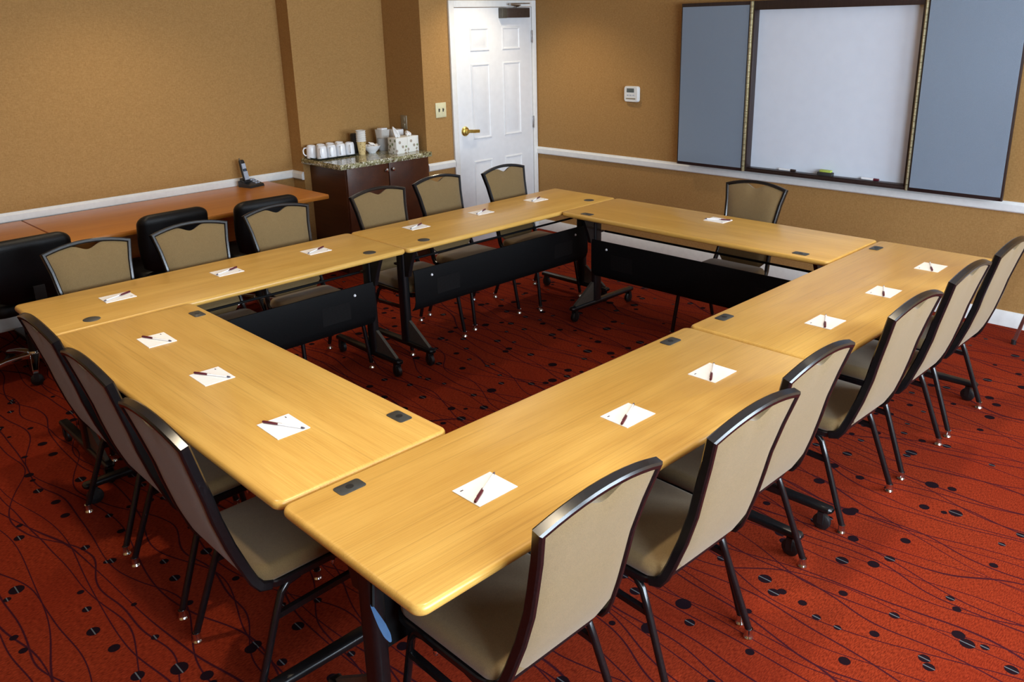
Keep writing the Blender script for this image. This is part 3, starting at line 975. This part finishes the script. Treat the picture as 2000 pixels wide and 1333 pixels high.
def make_office(label, group):
    t = thing('office_chair', label, 'chair', (0, 0, 0), 0, group)   # faces +y
    cushion(G(), 0.47, 0.48, 0.42, 0.50, 0.09, 0.04, 0.012, 0, 0.02).build('seat', 'leather', t, 60)
    rings = []
    prof = [(0.50, 0.30, 0.035, -0.225), (0.53, 0.40, 0.060, -0.232), (0.60, 0.435, 0.078, -0.245), (0.68, 0.450, 0.090, -0.258), (0.76, 0.452, 0.092, -0.270)]
    for k in range(8):
        a = PI / 2 * k / 7.2
        prof.append((0.815 + 0.057 * math.sin(a), 0.45 - 0.17 * (1 - math.cos(a)), max(0.006, 0.092 * math.cos(a)), -0.278 - 0.010 * math.sin(a)))
    for z, w, th, y in prof:
        rings.append([(px, y + py - 0.10 * (px * px) * 0 + 0.25 * px * px, z) for px, py in rrect(w, th, th * 0.48, 5)])
    G().loft(rings).build('backrest', 'leather', t, 60)
    G().box(-0.05, 0.05, -0.26, -0.05, 0.395, 0.42, 0.008).sweep([(0, -0.2, 0.40), (0, -0.30, 0.42), (0, -0.325, 0.50), (0, -0.322, 0.60)], 0.06, 0.014, (0, 1, 0)).build('back_bracket', 'arm_grey', t)
    for s in (-1, 1):
        am = G().sweep([(s * 0.22, 0.03, 0.41), (s * 0.262, 0.03, 0.42), (s * 0.268, 0.03, 0.50), (s * 0.268, 0.02, 0.645)], 0.045, 0.018, (s, 0, 0.2)).build('armrest', 'arm_grey', t)
        G().box(s * 0.268 - 0.035, s * 0.268 + 0.035, -0.12, 0.15, 0.645, 0.672, 0.010).build('arm_pad', 'arm_grey', am)
    G().lathe([(0.03, 0.10), (0.03, 0.24), (0.018, 0.24), (0.018, 0.40)], (0, 0, 0), 14).box(-0.09, 0.09, -0.1, 0.1, 0.39, 0.42, 0.008).build('gas_lift', 'rubber', t)
    bs = G().lathe([(0.045, 0.085), (0.05, 0.10), (0.04, 0.135), (0.0, 0.135)], (0, 0, 0), 16, 'z', True, False)
    for k in range(5):
        a = 2 * PI * k / 5 + PI / 2 + 0.3
        ca, sa = math.cos(a), math.sin(a)
        bs.loft([[(ca * r - sa * px, sa * r + ca * px, z + pz) for px, pz in rrect(w, h, 0.006, 3)] for r, w, h, z in ((0.03, 0.05, 0.035, 0.108), (0.16, 0.042, 0.030, 0.100), (0.255, 0.030, 0.022, 0.082))])
    bs = bs.build('base', 'chrome', t)
    for k in range(5):
        a = 2 * PI * k / 5 + PI / 2 + 0.3
        c = bpy.data.objects.new('caster', CASTER)
        COL.objects.link(c)
        c.parent = bs
        c.location = (math.cos(a) * 0.25, math.sin(a) * 0.25, 0)
        c.rotation_euler = (0, 0, a)
    return t


OG = 'black office chairs at the wall desks'
oc = make_office('black leather office chair cut off by the left edge of the picture', OG)
oc.location, oc.rotation_euler = (-1.11, 0.285, 0), (0, 0, R90 + 0.05)
dup(oc, (-1.15, 1.118, 0), R90 + 0.05, 'black leather office chair in the middle of the three at the wall desk')
dup(oc, (-1.06, 1.728, 0), R90 - 0.03, 'black leather office chair in front of the cordless phone')

# ------------------------------------------------------------------ counter cabinet and worktop
cb = thing('base_cabinet', 'dark mahogany base cabinet with two doors under the granite counter', 'cabinet', (-1.60, 2.70, 0))
G().box(-0.27, 0.245, 0.0, 0.822, 0.09, 0.874).box(-0.27, 0.19, 0.0, 0.822, 0.0, 0.09).build('body', 'cabinet_wood', cb)
for y0, y1, ky in ((0.008, 0.404, 0.375), (0.412, 0.820, 0.440)):
    d = G().box(0.245, 0.265, y0, y1, 0.10, 0.868, 0.003).build('door', 'cabinet_wood', cb)
    G().lathe([(0.0, 0.265), (0.006, 0.265), (0.006, 0.278), (0.015, 0.282), (0.015, 0.290), (0.0, 0.294)], (0, ky, 0.815), 14, 'x', False, False).build('knob', 'chrome', d)
wt = tag(slab(G(), 0.585, 0.905, 0.0, 0.040, 0.006, 0.004, 4).build('granite_countertop', 'granite'), 'speckled green granite countertop on the mahogany cabinet', 'countertop')
wt.location = (-1.5825, 3.0765, 0.875)
CZ = 0.915

tr = tag(G().loft([[(x, y, z) for x, y in rrect(w, d, 0.02, 4)] for z, w, d in ((0, 0.22, 0.36), (0.014, 0.245, 0.385), (0.014, 0.235, 0.375), (0.004, 0.213, 0.353))]).build('serving_tray', 'tray_black'), 'black serving tray holding upside-down white mugs', 'tray')
tr.location = (-1.745, 2.835, CZ)
mug0 = None
MG = [(-1.690, 2.715 + 0.088 * i, -0.75 + 0.1 * i, 'front row of the tray, %s from the left' % ordn[i]) for i in range(4)] + [(-1.790, 2.680 + 0.088 * i, 4.2 if i == 0 else 3.0 + 0.05 * i, 'back row of the tray, %s from the left' % ordn[i]) for i in range(4)]
for x, y, r, where in MG:
    lab = 'upside-down white mug in the ' + where
    if mug0 is None:
        mug0 = thing('mug', lab, 'mug', (x, y, CZ + 0.0045), r, 'white mugs on the tray')
        G().lathe([(0.034, 0.004), (0.040, 0.0), (0.0415, 0.002), (0.041, 0.034), (0.039, 0.080), (0.036, 0.096), (0.031, 0.103), (0.026, 0.103), (0.026, 0.100), (0.0, 0.100)], (0, 0, 0), 20, 'z', False, False).build('body', 'ceramic', mug0)
        G().sweep([(0.035, 0, 0.084), (0.056, 0, 0.082), (0.066, 0, 0.063), (0.064, 0, 0.038), (0.052, 0, 0.022), (0.037, 0, 0.020)], 0.010, 0.007, (0, 1, 0), rnd=0.003).build('handle', 'ceramic', mug0, 60)
    else:
        dup(mug0, (x, y, CZ + 0.0045), r, lab)

# stack of printed paper cups, each cup its own thing
for i in range(6):
    z0 = CZ + 0.0005 + i * 0.017
    c = thing('paper_cup', 'printed tan paper cup at the bottom of the tall cup stack' if i == 0 else 'paper cup in the tall stack, %s above the bottom one' % ordn[i - 1], 'cup', (-1.635, 3.062, z0), 0, 'nested paper cups')
    G().lathe([(0.0, 0.004), (0.026, 0.004), (0.027, 0.0), (0.039, 0.112), (0.0375, 0.112), (0.026, 0.006), (0.0, 0.006)], (0, 0, 0), 20, 'z', False, False).build('wall', 'cup_print' if i == 0 else 'carton', c)
    G().lathe([(0.039, 0.108), (0.0415, 0.110), (0.0415, 0.114), (0.039, 0.115), (0.0375, 0.112)], (0, 0, 0), 20, 'z', False, False).build('rim', 'carton', c)
bc = thing('lid_holder', 'black cylinder standing behind the paper cup stack', 'canister', (-1.755, 3.085, CZ))
G().lathe([(0.0, 0.0), (0.04, 0.0), (0.042, 0.006), (0.042, 0.15), (0.036, 0.165), (0.0, 0.168)], (0, 0, 0), 20, 'z', False, False).build('body', 'rubber', bc)
G().lathe([(0.0425, 0.02), (0.044, 0.024), (0.0425, 0.028)], (0, 0, 0), 20, 'z', False, False).build('band', 'phone_dark', bc)

bw = tag(G().lathe([(0.0, 0.0), (0.032, 0.0), (0.034, 0.006), (0.055, 0.026), (0.074, 0.056), (0.076, 0.062), (0.072, 0.062), (0.052, 0.030), (0.030, 0.010), (0.0, 0.010)], (0, 0, 0), 24, 'z', False, False).build('bowl', 'ceramic'), 'white bowl of packets between cup stack and foam bowls', 'bowl')
bw.location = (-1.655, 3.175, CZ)
for i, (dx, dy, dz, a, tx) in enumerate([(0.0, 0.0, 0.055, 0.3, 0.2), (-0.03, 0.02, 0.058, 1.2, -0.3), (0.025, -0.025, 0.058, 2.2, 0.3), (0.02, 0.028, 0.062, -0.5, 0.2), (-0.022, -0.028, 0.062, 0.9, 0.1), (0.0, 0.005, 0.076, 1.8, 0.5)]):
    p = tag(G().loft([[(x, y, z) for x, y in ((-w / 2, -0.016 * k), (w / 2, -0.016 * k), (w / 2, 0.016 * k), (-w / 2, 0.016 * k))] for z, w, k in ((-0.004, 0.05, 0.8), (0.0, 0.064, 1.0), (0.004, 0.05, 0.8))]).build('sugar_packet', 'paper'), 'white packet heaped in the white bowl on the counter', 'packet', 'packets in the white bowl')
    p.location = (-1.655 + dx, 3.175 + dy, CZ + dz)
    p.rotation_euler = (tx, 0.2, a)

for i in range(9):
    f = tag(G().lathe([(0.0, 0.0), (0.036, 0.0), (0.050, 0.030), (0.056, 0.032), (0.056, 0.0345), (0.048, 0.033), (0.034, 0.004), (0.0, 0.004)], (0, 0, 0), 20, 'z', False, False).build('foam_bowl', 'foam'), 'white foam bowl, %s' % ('bottom of its stack on the counter' if i == 0 else 'top of its stack under the cup carton' if i == 8 else '%s above the bottom one of the counter stack' % ordn[i - 1]), 'bowl', 'stacked foam bowls')
    f.location = (-1.70, 3.325, CZ + 0.0003 + i * 0.0088)
cz = CZ + 8 * 0.0088 + 0.036
ct = thing('lid_carton', 'white open carton resting on the foam bowl stack', 'carton', (-1.70, 3.325, cz), 0.1)
G().loft([[(x, y, z) for x, y in rrect(w, w * 0.95, 0.012, 3)] for z, w in ((0, 0.086), (0.070, 0.098), (0.070, 0.090), (0.02, 0.08))]).build('body', 'carton', ct)
G().box(-0.035, 0.03, -0.03, 0.035, 0.02, 0.083, 0.006).build('contents', 'paper', ct)
ct2 = thing('napkin_holder', 'white napkin stack behind the tissue boxes', 'napkins', (-1.665, 3.445, CZ))
G().box(-0.06, 0.06, -0.045, 0.045, 0, 0.03, 0.004).build('base', 'carton', ct2)
G().box(-0.055, 0.055, -0.04, 0.04, 0.03, 0.17, 0.006).build('napkin_pile', 'paper', ct2)
for i, (x, y, a, hgt, lab) in enumerate([(-1.455, 3.300, 0.0, 0.075, 'leaf-print tissue box with a tall tissue, left of the pair on the counter'), (-1.475, 3.432, 0.0, 0.028, 'leaf-print tissue box at the right end of the counter')]):
    b = thing('tissue_box', lab, 'tissue box', (x, y, CZ), a, 'tissue boxes on the counter')
    G().box(-0.058, 0.058, -0.058, 0.058, 0, 0.132, 0.003).build('box', 'tissue_print', b)
    g = G()
    rings = []
    for z, s in ((0.130, 0.7), (0.140, 1.0), (0.140 + hgt * 0.4, 0.95), (0.140 + hgt * 0.75, 0.55), (0.140 + hgt, 0.12)):
        rings.append([(s * (0.038 + 0.010 * math.sin(3 * q + z * 40)) * math.cos(q) + (z - 0.13) * -0.25, s * (0.014 + 0.007 * math.sin(4 * q + 1)) * math.sin(q) + (z - 0.13) * -0.3, z + 0.006 * math.sin(5 * q)) for q in [2 * PI * k / 18 for k in range(18)]])
    g.loft(rings).build('tissue', 'paper', b)

# ------------------------------------------------------------------ leg of something standing at the right edge; its unseen tripod is made up
ez = thing('edge_leg_stand', 'grey metal leg slanting in at the right edge by the baseboard', 'stand', (3.30, 4.45, 0))
for (fx, fy) in ((-0.34, 0.10), (0.34, 0.10), (0.0, 0.36)):
    lg = G().sweep([(fx, fy, 0.012), (fx * 0.05, 0.12 + fy * 0.05, 1.5)], 0.020, 0.020, (0, 1, 0), rnd=0.004).build('leg', 'steel', ez)
    G().lathe([(0.014, 0.0), (0.014, 0.03), (0.0, 0.03)], (fx, fy, 0), 10, 'z', True, False).build('foot_cap', 'rubber', lg)
G().sweep([(-0.2, 0.095, 0.62), (0.2, 0.095, 0.62)], 0.05, 0.02, (0, 0, 1)).build('ledge', 'steel', ez)
